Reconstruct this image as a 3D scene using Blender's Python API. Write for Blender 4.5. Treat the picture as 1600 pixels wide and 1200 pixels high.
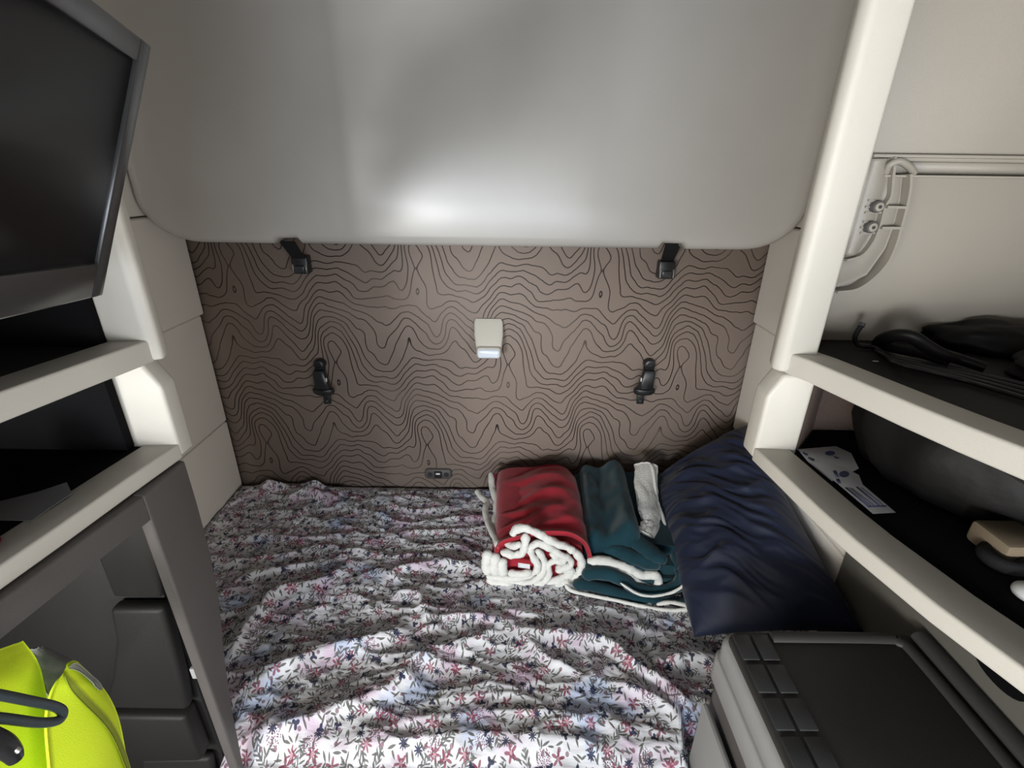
import bpy, bmesh, math, random
from mathutils import Vector, Matrix, noise
random.seed(7)
sc = bpy.context.scene
for o in list(bpy.data.objects): bpy.data.objects.remove(o)

# ------------------------------------------------------------------ camera
FPX, PITCH, ROLL = 759.0, math.radians(23.4), math.radians(0.8)
CAM = Vector((0, 0, 1.77))
_F = Vector((0, math.cos(PITCH), -math.sin(PITCH)))
_R0 = Vector((1, 0, 0)); _U0 = Vector((0, math.sin(PITCH), math.cos(PITCH)))
_R = _R0*math.cos(ROLL) + _U0*math.sin(ROLL)
_U = _U0*math.cos(ROLL) - _R0*math.sin(ROLL)
cd = bpy.data.cameras.new('camera'); cam = bpy.data.objects.new('camera', cd)
sc.collection.objects.link(cam)
cd.sensor_width = 36; cd.lens = 36*FPX/1600; cd.clip_start = .02
M = Matrix.Identity(4)
for i, a in enumerate((_R, _U, -_F)):
    for j in range(3): M[j][i] = a[j]
M.translation = CAM
cam.matrix_world = M
sc.camera = cam

def ray(px, py): return _F + _R*((px-800)/FPX) + _U*((600-py)/FPX)
def at(px, py, x=None, y=None, z=None):
    """survey helper: where the sight line through a photo point meets a real plane of the cab"""
    d = ray(px, py)
    t = (x-CAM.x)/d.x if x is not None else (y-CAM.y)/d.y if y is not None else (z-CAM.z)/d.z
    return CAM + d*t

# ------------------------------------------------------------------ light
sc.view_settings.view_transform = 'Standard'; sc.view_settings.look = 'None'
sc.view_settings.gamma = 1; sc.view_settings.use_curve_mapping = False
sc.view_settings.exposure = 0.30
w = bpy.data.worlds.new('sky'); sc.world = w; w.use_nodes = True
w.node_tree.nodes['Background'].inputs[0].default_value = (.62, .78, 1, 1)
w.node_tree.nodes['Background'].inputs[1].default_value = 1.0

def area(name, loc, target, sx, sy, power, col):
    l = bpy.data.lights.new(name, 'AREA'); l.shape = 'RECTANGLE'; l.size = sx; l.size_y = sy
    l.energy = power; l.color = col
    o = bpy.data.objects.new(name, l); sc.collection.objects.link(o)
    o.location = loc
    o.rotation_euler = (Vector(target)-Vector(loc)).to_track_quat('-Z', 'Y').to_euler()
    return o
# daylight entering the cab through its two windscreen panes and two door windows
area('windscreen_daylight', (-1.12, -1.84, 1.40), (-.25, 1.5, 1.45), .46, .44, 50, (.95, .98, 1))
area('windscreen_daylight', (-.02, -1.84, 1.30), (-.1, 1.5, 1.25), 1.50, .56, 30, (.84, .92, 1))
area('door_window_daylight', (-1.26, -.85, 1.20), (.5, .8, 1.40), .90, .50, 19, (1, .88, .70))
area('door_window_daylight', (1.16, -.85, 1.20), (-.6, .8, 1.40), .90, .50, 21, (1, .96, .90))

# ------------------------------------------------------------------ node helpers
class S:
    def __init__(s, nt, k): s.nt, s.k = nt, k
    def _m(s, op, *a, clamp=False):
        n = s.nt.nodes.new('ShaderNodeMath'); n.operation = op; n.use_clamp = clamp
        for i, v in enumerate((s,)+a):
            if isinstance(v, S): s.nt.links.new(v.k, n.inputs[i])
            else: n.inputs[i].default_value = v
        return S(s.nt, n.outputs[0])
    def __add__(s, o): return s._m('ADD', o)
    __radd__ = __add__
    def __sub__(s, o): return s._m('SUBTRACT', o)
    def __rsub__(s, o): return (s*-1)+o
    def __mul__(s, o): return s._m('MULTIPLY', o)
    __rmul__ = __mul__
    def __truediv__(s, o): return s._m('DIVIDE', o)
    def abs(s): return s._m('ABSOLUTE')
    def cos(s): return s._m('COSINE')
    def sin(s): return s._m('SINE')
    def sqrt(s): return s._m('SQRT')
    def fract(s): return s._m('FRACT')
    def lt(s, o): return s._m('LESS_THAN', o)
    def gt(s, o): return s._m('GREATER_THAN', o)
    def mn(s, o): return s._m('MINIMUM', o)
    def mx(s, o): return s._m('MAXIMUM', o)
    def step(s, a, b, lo=0., hi=1.):
        n = s.nt.nodes.new('ShaderNodeMapRange'); n.interpolation_type = 'SMOOTHSTEP'
        s.nt.links.new(s.k, n.inputs[0])
        for i, v in enumerate((a, b, lo, hi)): n.inputs[i+1].default_value = v
        return S(s.nt, n.outputs[0])
def comb(nt, x, y, z=0.):
    n = nt.nodes.new('ShaderNodeCombineXYZ')
    for i, v in enumerate((x, y, z)):
        if isinstance(v, S): nt.links.new(v.k, n.inputs[i])
        else: n.inputs[i].default_value = v
    return n.outputs[0]
def sep(nt, v):
    n = nt.nodes.new('ShaderNodeSeparateXYZ'); nt.links.new(v, n.inputs[0])
    return [S(nt, n.outputs[i]) for i in range(3)]
def noise_n(nt, vec, scale, detail=2., rough=.5, dim='3D', w=None):
    n = nt.nodes.new('ShaderNodeTexNoise'); n.noise_dimensions = dim
    nt.links.new(vec, n.inputs['Vector']); n.inputs['Scale'].default_value = scale
    n.inputs['Detail'].default_value = detail; n.inputs['Roughness'].default_value = rough
    if w is not None: nt.links.new(w.k, n.inputs['W'])
    return S(nt, n.outputs[0])
def mixc(nt, fac, a, b):
    n = nt.nodes.new('ShaderNodeMix'); n.data_type = 'RGBA'
    nt.links.new(fac.k, n.inputs[0])
    for v, i in ((a, 6), (b, 7)):
        if isinstance(v, tuple): n.inputs[i].default_value = v if len(v) == 4 else v+(1,)
        else: nt.links.new(v, n.inputs[i])
    return n.outputs[2]
def new_mat(name):
    m = bpy.data.materials.new(name); m.use_nodes = True
    nt = m.node_tree
    return m, nt, nt.nodes['Principled BSDF']
def coords(nt, kind='Object'):
    return nt.nodes.new('ShaderNodeTexCoord').outputs[kind]
def bump(nt, b, h, strength, dist=.002):
    n = nt.nodes.new('ShaderNodeBump'); n.inputs['Strength'].default_value = strength
    n.inputs['Distance'].default_value = dist
    nt.links.new(h.k, n.inputs['Height']); nt.links.new(n.outputs[0], b.inputs['Normal'])
def simple(name, col, rough=.5, spec=.5, var=.06, bs=600., bstr=.15, nscale=6., sheen=0., metal=0., coat=0.):
    m, nt, b = new_mat(name)
    v = coords(nt)
    k = noise_n(nt, v, nscale, 3.)
    dk = tuple(c*(1-var*2) for c in col); lt = tuple(min(1, c*(1+var*2)) for c in col)
    nt.links.new(mixc(nt, k, dk, lt), b.inputs['Base Color'])
    b.inputs['Roughness'].default_value = rough; b.inputs['Specular IOR Level'].default_value = spec
    b.inputs['Metallic'].default_value = metal
    if sheen:
        b.inputs['Sheen Weight'].default_value = sheen; b.inputs['Sheen Roughness'].default_value = .4
    if coat: b.inputs['Coat Weight'].default_value = coat; b.inputs['Coat Roughness'].default_value = .12
    if bstr: bump(nt, b, noise_n(nt, v, bs, 2.), bstr)
    return m
MAT = {}
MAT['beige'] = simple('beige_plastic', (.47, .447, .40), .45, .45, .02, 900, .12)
MAT['bunk'] = simple('bunk_plastic', (.42, .40, .372), .27, .5, .03, 500, .03)
MAT['pad'] = simple('padded_vinyl', (.72, .685, .63), .6, .3, .02, 900, .15)
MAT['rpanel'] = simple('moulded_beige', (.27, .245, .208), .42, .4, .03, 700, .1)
MAT['liner'] = simple('black_liner', (.004, .004, .0044), .8, .06, .2, 900, .3)
MAT['mat'] = simple('rubber_mat', (.022, .021, .020), .75, .25, .2, 700, .3)
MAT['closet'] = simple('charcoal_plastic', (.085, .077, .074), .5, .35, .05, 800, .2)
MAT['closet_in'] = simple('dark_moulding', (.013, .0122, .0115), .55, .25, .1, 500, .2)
MAT['black'] = simple('black_plastic', (.014, .014, .015), .35, .5, .1, 600, .1)
MAT['bezel'] = simple('tv_bezel', (.035, .036, .038), .22, .5, .05, 600, 0)
MAT['screen'] = simple('tv_screen', (.008, .008, .009), .28, .5, .05, 600, 0)
MAT['cloth_black'] = simple('black_webbing', (.012, .012, .013), .8, .2, .2, 900, .5)
MAT['metal'] = simple('steel', (.6, .6, .6), .3, .5, .05, 600, 0, metal=1.)
MAT['lens'] = simple('lamp_lens', (.72, .78, .86), .25, .5, .02, 600, 0)
MAT['lamp'] = simple('lamp_housing', (.60, .57, .50), .4, .4, .02, 600, .1)
MAT['carpet'] = simple('brown_carpet', (.075, .055, .047), .95, .1, .2, 500, .8)
MAT['fridge'] = simple('grey_fridge', (.038, .036, .034), .5, .35, .05, 700, .25)
MAT['fridge_side'] = simple('grey_fridge_side', (.30, .30, .30), .5, .35, .04, 700, .2)
MAT['pad_tile'] = simple('rubber_tile', (.030, .031, .032), .4, .45, .05, 700, .15)
MAT['olive'] = simple('dark_trim', (.11, .105, .09), .6, .3, .06, 700, .2)
MAT['red'] = simple('red_fleece', (.30, .018, .030), .9, .15, .2, 900, .5, 14, sheen=.35)
MAT['teal'] = simple('teal_fleece', (.007, .036, .050), .85, .2, .25, 900, .5, 14, sheen=.3)
MAT['sherpa'] = simple('white_sherpa', (.66, .66, .63), .95, .1, .06, 170, 1., 40, sheen=.2)
MAT['navy'] = simple('navy_cotton', (.009, .014, .036), .6, .3, .12, 900, .3, sheen=.12)
MAT['hivis'] = simple('hi_vis_yellow', (.74, .95, .035), .7, .2, .05, 900, .3)
MAT['hivis_d'] = simple('hi_vis_binding', (.26, .31, .03), .8, .2, .1, 900, .3)
MAT['greyfab'] = simple('grey_lining', (.20, .20, .22), .85, .2, .1, 900, .4)
MAT['reflect'] = simple('reflective_tape', (.42, .45, .40), .3, .5, .05, 900, .1, metal=.4)
MAT['hanger'] = simple('dark_hanger', (.035, .045, .05), .3, .5, .1, 600, .1)
MAT['paper'] = simple('paper', (.62, .63, .66), .8, .2, .04, 300, .1)
MAT['greypaper'] = simple('grey_paper', (.16, .16, .165), .85, .15, .08, 300, .1)
MAT['ink'] = simple('ink', (.06, .065, .12), .8, .2, .2, 300, 0)
MAT['bag'] = simple('black_bag', (.005, .0048, .0046), .5, .14, .2, 60, .3)
MAT['tan'] = simple('tan_card', (.16, .125, .085), .8, .2, .2, 300, .1)
MAT['redcloth'] = simple('dark_red_cloth', (.20, .02, .025), .9, .1, .2, 500, .4)
MAT['white'] = simple('white_plastic', (.7, .7, .68), .4, .4, .02, 500, .1)
MAT['shell'] = simple('cab_shell', (.30, .29, .27), .7, .3, .04, 300, .1)
MAT['floor'] = simple('floor_vinyl', (.06, .06, .06), .6, .3, .1, 300, .2)
MAT['ceil'] = simple('headliner', (.22, .21, .20), .85, .2, .04, 500, .2)
MAT['mattress'] = simple('mattress_ticking', (.55, .56, .6), .85, .2, .04, 400, .2)

def topo_material():
    m, nt, b = new_mat('topographic_fabric')
    X, Y, Z = sep(nt, coords(nt))
    P, Q = .65, .355
    tau = 2*math.pi
    def height(x, z):
        wob = noise_n(nt, comb(nt, x*1., 0., z*1.), 26., 2., .5)      # fine hand-drawn jitter
        z2 = z + (wob-.5)*.012
        a = x*(tau/P); c = z2*(tau/(2*Q)); t = z2*(1/Q)
        ca, sa, cc, sc_ = a.cos(), a.sin(), c.cos(), c.sin()
        n1 = noise_n(nt, comb(nt, ca*.46, sa*.46, cc*.30), 1., 2.2, .42, '4D', sc_*.30)
        n2 = noise_n(nt, comb(nt, ca*-.46, sa*-.46, cc*-.30), 1., 2.2, .42, '4D', sc_*-.30)
        return t*9. + (n1+n2)*14.5
    e = .002
    h0 = height(X, Z); hx = height(X+e, Z); hz = height(X, Z+e)
    gx = (hx-h0)*(1/e); gz = (hz-h0)*(1/e)
    g = (gx*gx+gz*gz).sqrt().mx(14.)
    d = ((h0+.5).fract()-.5).abs()/g
    line = d.step(.0010, .0025, 1., 0.)
    fade = noise_n(nt, comb(nt, X, Y, Z), 5., 2.).step(.25, .6, .60, 1.)
    weave = noise_n(nt, comb(nt, X, Y, Z), 420., 2.)
    base = mixc(nt, weave, (.222, .174, .145), (.270, .214, .180))
    nt.links.new(mixc(nt, line*fade, base, (.022, .014, .012)), b.inputs['Base Color'])
    b.inputs['Roughness'].default_value = .62; b.inputs['Specular IOR Level'].default_value = .4
    bump(nt, b, weave, .12, .001)
    return m
MAT['topo'] = topo_material()

def floral_material():
    m, nt, b = new_mat('floral_cotton')
    FS = .74
    uv = coords(nt, 'UV')
    U, V, _ = sep(nt, uv)
    def motif(cell, seed):
        v = nt.nodes.new('ShaderNodeTexVoronoi'); v.voronoi_dimensions = '2D'; v.feature = 'F1'
        v.inputs['Scale'].default_value = 1.; v.inputs['Randomness'].default_value = .85
        x = U*(1/cell)+seed; y = V*(1/cell)+seed*1.7
        nt.links.new(comb(nt, x, y), v.inputs['Vector'])
        px, py, _ = sep(nt, v.outputs['Position']); r, g, bl = sep(nt, v.outputs['Color'])
        lx = x-px; ly = y-py
        a = r*6.283; ca = a.cos(); sa = a.sin()
        return lx*ca-ly*sa, lx*sa+ly*ca, g, bl
    def flower(lx, ly, n, R, depth=.35):
        th = ly._m('ARCTAN2', lx); rr = (lx*lx+ly*ly).sqrt()
        return rr.lt(((th*n).cos()*depth+(1-depth))*R)
    p3 = comb(nt, U, V)
    wash = noise_n(nt, p3, 9., 3.); wash2 = noise_n(nt, comb(nt, U+7., V+3.), 7., 3.)
    col = mixc(nt, wash.step(.50, .68), (.60, .605, .64), (.52, .42, .52))
    col = mixc(nt, wash2.step(.56, .68), col, (.44, .50, .66))
    def lay(col, mask, c, k=1.): return mixc(nt, mask*k, col, c)
    # leaves
    for cell, seed, pr in ((.030, 1.1, .80), (.025, 9.7, .70)):
        lx, ly, g, c_ = motif(FS*cell, seed)
        t = ly*(1/.46)
        col = lay(col, lx.abs().lt((1-t*t)*.105)*g.lt(pr), (.085, .085, .075), .92)
    # sprigs
    lx, ly, g, c_ = motif(FS*.068, 5.9)
    q = ((ly-lx.abs()*1.2)*5.).fract()-.5
    spr = q.abs().lt(.26)*lx.abs().lt(.17)*lx.abs().gt(.015)*ly.abs().lt(.40)
    spr = spr.mx(lx.abs().lt(.012)*ly.abs().lt(.44))
    col = lay(col, spr*g.lt(.7), (.095, .10, .095), .9)
    # dotted seed heads
    lx, ly, g, c_ = motif(FS*.11, 2.2)
    dx, dy, _, _ = motif(FS*.0055, 4.4)
    col = lay(col, (lx*lx+ly*ly).lt(.045)*(dx*dx+dy*dy).lt(.10)*g.lt(.75), (.16, .06, .11), .9)
    # burgundy blooms
    for cell, seed, n, R, pr in ((.092, 6.1, 5., .23, .62), (.10, 12.4, 7., .19, .60)):
        lx, ly, g, c_ = motif(FS*cell, seed)
        col = lay(col, flower(lx, ly, n, R, .42)*g.lt(pr), (.20, .035, .070), .85)
        col = lay(col, (lx*lx+ly*ly).lt(.002)*g.lt(pr), (.5, .3, .35), .7)
    # berries
    lx, ly, g, c_ = motif(FS*.042, 8.8)
    col = lay(col, (lx*lx+ly*ly).lt(.018)*g.lt(.5), (.16, .07, .10), .8)
    # navy blooms
    for cell, seed, n, R, pr in ((.092, 14.2, 9., .15, .8), (.085, 17.6, 3., .15, .7)):
        lx, ly, g, c_ = motif(FS*cell, seed)
        col = lay(col, flower(lx, ly, n, R, .3)*g.lt(pr), (.020, .024, .060), .95)
    nt.links.new(col, b.inputs['Base Color'])
    b.inputs['Roughness'].default_value = .75; b.inputs['Specular IOR Level'].default_value = .25
    bump(nt, b, noise_n(nt, comb(nt, U*.35, V), 60., 4., .6), .45, .006)
    return m
MAT['floral'] = floral_material()

# ------------------------------------------------------------------ mesh helpers
def link(name, me, mat, parent=None, smooth=True):
    o = bpy.data.objects.new(name, me); sc.collection.objects.link(o)
    if mat: me.materials.append(MAT[mat] if isinstance(mat, str) else mat)
    if smooth:
        for p in me.polygons: p.use_smooth = True
    if parent is not None: o.parent = parent; o.matrix_parent_inverse = Matrix.Identity(4)
    return o
def finish(bm, name, mat, parent, smooth_angle=40, origin=None):
    bmesh.ops.remove_doubles(bm, verts=bm.verts, dist=1e-6)
    bmesh.ops.recalc_face_normals(bm, faces=bm.faces)
    for e in bm.edges:
        e.smooth = not (len(e.link_faces) == 2 and e.calc_face_angle(0) > math.radians(smooth_angle))
    me = bpy.data.meshes.new(name); bm.to_mesh(me); bm.free()
    return link(name, me, mat, parent)
def raw(name, verts, faces, mat, parent=None, bevel=0., seg=2, angle=40):
    bm = bmesh.new(); vs = [bm.verts.new(v) for v in verts]
    for f in faces:
        try: bm.faces.new([vs[i] for i in f])
        except ValueError: pass
    bmesh.ops.recalc_face_normals(bm, faces=bm.faces)
    if bevel:
        es = [e for e in bm.edges if len(e.link_faces) == 2 and e.calc_face_angle(0) > math.radians(25)]
        bmesh.ops.bevel(bm, geom=es, offset=bevel, segments=seg, affect='EDGES', profile=.5, clamp_overlap=True)
    return finish(bm, name, mat, parent, angle)
def box(name, a, b, mat, parent=None, bevel=.004, seg=2):
    x0, y0, z0 = a; x1, y1, z1 = b
    v = [(x0,y0,z0),(x1,y0,z0),(x1,y1,z0),(x0,y1,z0),(x0,y0,z1),(x1,y0,z1),(x1,y1,z1),(x0,y1,z1)]
    return raw(name, v, [(0,3,2,1),(4,5,6,7),(0,1,5,4),(1,2,6,5),(2,3,7,6),(3,0,4,7)], mat, parent, bevel, seg)
def prism(name, poly, d0, d1, mat, parent=None, axis='z', bevel=.003, seg=2):
    """polygon extruded along an axis between d0 and d1"""
    def P(p, d):
        if axis == 'z': return (p[0], p[1], d)
        if axis == 'y': return (p[0], d, p[1])
        return (d, p[0], p[1])
    n = len(poly)
    v = [P(p, d0) for p in poly]+[P(p, d1) for p in poly]
    f = [tuple(range(n)), tuple(range(n, 2*n))]+[(i, (i+1) % n, n+(i+1) % n, n+i) for i in range(n)]
    return raw(name, v, f, mat, parent, bevel, seg)
def smooth_path(pts, k=6, closed=False):
    pts = [Vector(p) for p in pts]; n = len(pts); out = []
    for i in range(n if closed else n-1):
        g = lambda j: pts[j % n] if closed else pts[max(0, min(n-1, j))]
        p0, p1, p2, p3 = g(i-1), g(i), g(i+1), g(i+2)
        for s in range(k):
            t = s/k
            out.append(.5*((2*p1)+(p2-p0)*t+(2*p0-5*p1+4*p2-p3)*t*t+(3*p1-p0-3*p2+p3)*t**3))
    if not closed: out.append(pts[-1])
    return out
def tube(name, pts, r, mat, parent=None, k=6, n=10, closed=False, flat=1., wob=0.):
    P = smooth_path(pts, k, closed); N = len(P)
    rs = r if callable(r) else (lambda t: r)
    v = []; f = []; up = None
    for i, p in enumerate(P):
        a = P[(i-1) % N] if closed or i else P[i]; c = P[(i+1) % N] if closed or i < N-1 else P[i]
        d = (c-a); d = d.normalized() if d.length > 1e-9 else Vector((0, 1, 0))
        if up is None: up = Vector((0, 0, 1)) if abs(d.z) < .9 else Vector((1, 0, 0))
        s = d.cross(up).normalized(); up = s.cross(d).normalized()
        rr = rs(i/max(1, N-1))
        if wob and not closed: rr *= (.35, .72, .92, 1.)[min(3, i, N-1-i)]
        for j in range(n):
            an = 2*math.pi*j/n
            q = rr*(1+wob*noise.noise((p+s*math.cos(an)*rr)*60)) if wob else rr
            v.append(p+s*math.cos(an)*q+up*math.sin(an)*q*flat)
    for i in range(N if closed else N-1):
        for j in range(n):
            a = i*n+j; b_ = i*n+(j+1) % n; c = ((i+1) % N)*n+(j+1) % n; d = ((i+1) % N)*n+j
            f.append((a, b_, c, d))
    if not closed: f.append(tuple(range(n))); f.append(tuple((N-1)*n+j for j in range(n)))
    return raw(name, v, f, mat, parent, angle=60)
def grid(name, fn, nu, nv, mat, parent=None, thick=0., uv=None, angle=180):
    """surface fn(u,v) -> point, u,v in 0..1; optional thickness (solid, closed)"""
    V = [[Vector(fn(i/(nu-1), j/(nv-1))) for j in range(nv)] for i in range(nu)]
    v = [p for row in V for p in row]; f = []
    for i in range(nu-1):
        for j in range(nv-1): f.append((i*nv+j, (i+1)*nv+j, (i+1)*nv+j+1, i*nv+j+1))
    if thick:
        bot = []
        for i in range(nu):
            for j in range(nv):
                du = V[min(nu-1, i+1)][j]-V[max(0, i-1)][j]; dv = V[i][min(nv-1, j+1)]-V[i][max(0, j-1)]
                n = du.cross(dv); n = n.normalized() if n.length > 1e-12 else Vector((0, 0, 1))
                bot.append(V[i][j]-n*thick)
        o = len(v); v += bot
        f += [tuple(o+k for k in reversed(q)) for q in f[:]]
        ring = [i*nv for i in range(nu)]+[(nu-1)*nv+j for j in range(1, nv)]+[i*nv+nv-1 for i in range(nu-2, -1, -1)]+[j for j in range(nv-2, 0, -1)]
        for a, b_ in zip(ring, ring[1:]+ring[:1]): f.append((a, b_, o+b_, o+a))
    me = bpy.data.meshes.new(name); me.from_pydata([tuple(p) for p in v], [], f); me.update()
    if uv:
        L = me.uv_layers.new(name='uv')
        for l in me.loops:
            p = v[l.vertex_index]; L.data[l.index].uv = (p.x, p.y+min(0., p.z-.53))
    o = link(name, me, mat, parent)
    return o
def thing(name, label, cat, loc=(0, 0, 0), group=None):
    o = bpy.data.objects.new(name, None); sc.collection.objects.link(o)
    o.empty_display_size = .05; o.location = loc
    o['label'] = label; o['category'] = cat
    if group: o['group'] = group
    return o
def tag(o, label, cat, group=None):
    o['label'] = label; o['category'] = cat
    if group: o['group'] = group
    return o
def struct(o, label=None):
    o['kind'] = 'structure'
    if label: o['label'] = label
    return o
def lerp(a, b, t): return a+(b-a)*t
def fbm(x, y, z=0., o=3):
    s = 0; a = 1.
    for i in range(o):
        s += a*noise.noise(Vector((x, y, z))*(2**i)); a *= .5
    return s
def sstep(a, b, x):
    t = max(0., min(1., (x-a)/(b-a))); return t*t*(3-2*t)

# ------------------------------------------------------------------ room shell
XL, XR, YB = -1.13, .878, 1.71          # side walls beside the bed, back wall
CZ = 2.50
def parts_center(root): pass
fl = struct(box('floor', (-1.4, -2.2, -.06), (1.3, 1.9, 0), 'floor', None, 0), 'dark vinyl sleeper cab floor')
ce = struct(box('ceiling', (-1.4, -2.2, CZ), (1.3, 1.9, CZ+.06), 'ceil', None, 0), 'pale headliner of the sleeper cab')
wb = struct(box('wall_back', (-1.4, YB, 0), (1.3, YB+.08, CZ), 'topo', None, 0), 'brown back wall fabric with dark contour line pattern')

def side_wall(name, x, s, seams, proud, label):
    """padded side wall beside the bunk; s=-1 left, +1 right"""
    root = struct(box(name, (x+s*.035 if s > 0 else x-.075, .905 if s > 0 else .80, 0), (x+.075 if s > 0 else x-.035, YB, CZ), 'pad', None, 0), label)
    zs = [.30]+seams+[CZ-.02]
    for i in range(len(zs)-1):
        pr = proud[i]
        x0, x1 = (x-pr, x+.035) if s > 0 else (x-.035, x+pr)
        box('wall_panel', (x0, .907 if s > 0 else .83, zs[i]+.0015), (x1, YB-.002, zs[i+1]-.0015), 'pad', root, .008, 3)
    return root
side_wall('wall_left', XL, -1, [.855, 1.288, 1.636], [0, .001, .014, .004], 'pale padded side wall panels at the foot of the bunk')
side_wall('wall_right', XR, 1, [.855, 1.287, 1.627], [0, .001, .012, .004], 'pale padded side wall panels behind the navy pillow')

# driver's area behind the camera: walls with window openings
def wall_with_window(name, axis, c, a0, a1, w0, w1, h0, h1, label):
    o = thing(name, label, 'wall'); del o['category']; o['kind'] = 'structure'
    rects = [(a0, a1, 0, h0), (a0, a1, h1, CZ), (a0, w0, h0, h1), (w1, a1, h0, h1)]
    for (p, q, r, t) in rects:
        if axis == 'x': box('wall_section', (c-.03, p, r), (c+.03, q, t), 'shell', o, 0)
        else: box('wall_section', (p, c-.03, r), (q, c+.03, t), 'shell', o, 0)
    return o
wall_with_window('wall_front', 'y', -1.9, -1.35, 1.25, -1.30, .86, .98, 1.64, 'cab front wall around the windscreen')
wall_with_window('wall_cab_left', 'x', -1.32, -1.9, .82, -1.34, -.36, .92, 1.50, 'left cab wall around the door window')
wall_with_window('wall_cab_right', 'x', 1.22, -1.9, .82, -1.34, -.36, .92, 1.50, 'right cab wall around the door window')

# ------------------------------------------------------------------ lower bunk
BZ = .55
bb = thing('bunk_base', 'dark lower bunk platform under the mattress', 'bunk base')
def bed_plan(e): return [(XL+.012, YB-.006), (XL+.012, .772+e), (-.640+e, .772+e), (-.640+e, .672+e), (.402-e, .672+e), (.402-e, .772+e), (XR-.013, .772+e), (XR-.013, YB-.006)]
prism('platform', bed_plan(.015), .26, .34, 'closet', bb, 'z', .005)
box('front_panel', (-.55, .692, .005), (.385, .72, .258), 'closet', bb, .006)
mt = tag(prism('mattress', bed_plan(0), .342, BZ-.030, 'mattress', None, 'z', .012, 3), 'bunk mattress beneath the flowered sheet', 'mattress')

ridges = [
 (.030,.026,[(351,1043),(383,985),(410,950),(437,922),(508,906),(543,875)]),
 (.016,.014,[(449,836),(470,805),(496,777)]),
 (.014,.014,[(582,836),(597,812),(610,789)]),
 (.016,.018,[(338,885),(398,873),(477,867)]),
 (.014,.016,[(345,915),(400,900),(457,890),(520,870)]),
 (.012,.016,[(335,850),(400,838),(470,842),(560,836)]),
 (.034,.032,[(360,1100),(398,1067),(485,1024),(555,1004),(614,989),(650,975)]),
 (.036,.030,[(379,1149),(484,1126),(563,1094),(626,1063),(650,1030),(704,1020)]),
 (.022,.022,[(600,905),(633,887),(692,880),(751,891)]),
 (.026,.020,[(600,945),(626,926),(653,930),(664,955),(672,985)]),
 (.024,.015,[(676,985),(690,967),(731,965),(756,966),(779,976)]),
 (.020,.013,[(705,1020),(737,1004),(762,993),(779,973)]),
 (.024,.018,[(779,950),(821,962),(869,970)]),
 (.038,.022,[(800,975),(827,987),(869,990),(911,996),(953,1004),(981,1032),(1009,1049),(1037,1066),(1066,1091),(1091,1117)]),
 (.020,.015,[(812,990),(832,1012),(869,1038),(925,1063)]),
 (.026,.018,[(940,1060),(962,1069),(1023,1091),(1066,1125),(1080,1150)]),
 (.028,.018,[(1020,1040),(1052,1032),(1094,1029),(1119,1041)]),
 (.014,.014,[(880,935),(905,960),(930,985)]),
 (.016,.016,[(985,965),(1005,990),(1015,1010)]),
 (.012,.018,[(560,1150),(700,1120),(850,1115),(1000,1140)]),
 (.012,.018,[(480,1180),(620,1160),(780,1150),(950,1165)]),
 (.010,.016,[(640,1110),(720,1090),(820,1085)]),
 (.055,.035,[(395,768),(430,756),(470,752),(512,762)]),
 (.030,.022,[(440,785),(480,770),(520,785)]),
]
RID = []
for h, wd, pl in ridges:
    pts = smooth_path([at(px, py, z=BZ+h*.6) for px, py in pl], 4)
    RID.append((h, wd, [(p.x, p.y) for p in pts]))
def seg_d(x, y, P):
    best = 9; side = 0
    for (ax, ay), (bx, by) in zip(P, P[1:]):
        dx, dy = bx-ax, by-ay; L = dx*dx+dy*dy+1e-12
        t = max(0, min(1, ((x-ax)*dx+(y-ay)*dy)/L))
        ex, ey = x-ax-t*dx, y-ay-t*dy
        d = math.sqrt(ex*ex+ey*ey)
        if d < best: best = d; side = 1 if dx*ey-dy*ex > 0 else -1
    return best, side
BB = [(min(p[0] for p in P)-.12, max(p[0] for p in P)+.12, min(p[1] for p in P)-.12, max(p[1] for p in P)+.12) for _, _, P in RID]
def sheet_h(x, y):
    h = 0
    for (hh, wd, P), (a, b_, c, d) in zip(RID, BB):
        if a < x < b_ and c < y < d:
            k, sd = seg_d(x, y, P)
            wv = wd*(1.5 if sd > 0 else .8)
            end = min(math.hypot(x-P[0][0], y-P[0][1]), math.hypot(x-P[-1][0], y-P[-1][1]))
            h += hh*.78*math.exp(-(k/(wv*.85))**1.35)*(.25+.75*sstep(0, .07, end))
    wx = x+.06*fbm(x*3, y*3, 7., 2); wy = y+.05*fbm(x*3+9, y*3, 1., 2)
    n = fbm(wx*5, wy*9, 2.2, 3)
    r1 = 1-abs(noise.noise(Vector((wx*5+wy*3, wy*12-wx*2, 1.4))))*2.4
    r2 = 1-abs(noise.noise(Vector((wx*9-wy*7, wy*17+wx*6, 4.1))))*2.6
    r3 = 1-abs(noise.noise(Vector((wx*16+wy*12, wy*34-wx*4, 8.3))))*2.6
    return .006+h+.005*n+.0075*max(0, r1)**2+.0045*max(0, r2)**2+.0022*max(0, r3)**2
NX, NY = 420, 290
def sheet(u, v):
    x = lerp(XL+.006, XR-.012, u)
    k_ = sstep(-.660, -.642, x)*sstep(.430, .405, x)
    yf = lerp(.760, .660, k_)                # the bed steps back beside the cabinets
    LN = YB-.014-yf
    s = v*(LN+.16)                           # from the wall forwards, then down over the front edge
    if s < LN:
        y = YB-.014-s
        ed = min(1., (YB-.014-y)/.03); el = min(1, (x-XL)/.02); er = min(1, (XR-x)/.02)
        fr = sstep(0, .05, y-yf)
        z = BZ-.028+(.002+.026*fr)+sheet_h(x, y)*(.25+.75*ed)*(.4+.6*min(el, er))
        return (x, y, z)
    k = s-LN
    return (x, yf-.006-.012*abs(math.sin(x*14))*min(1, k/.05)-.006, BZ-.012-k)
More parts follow.
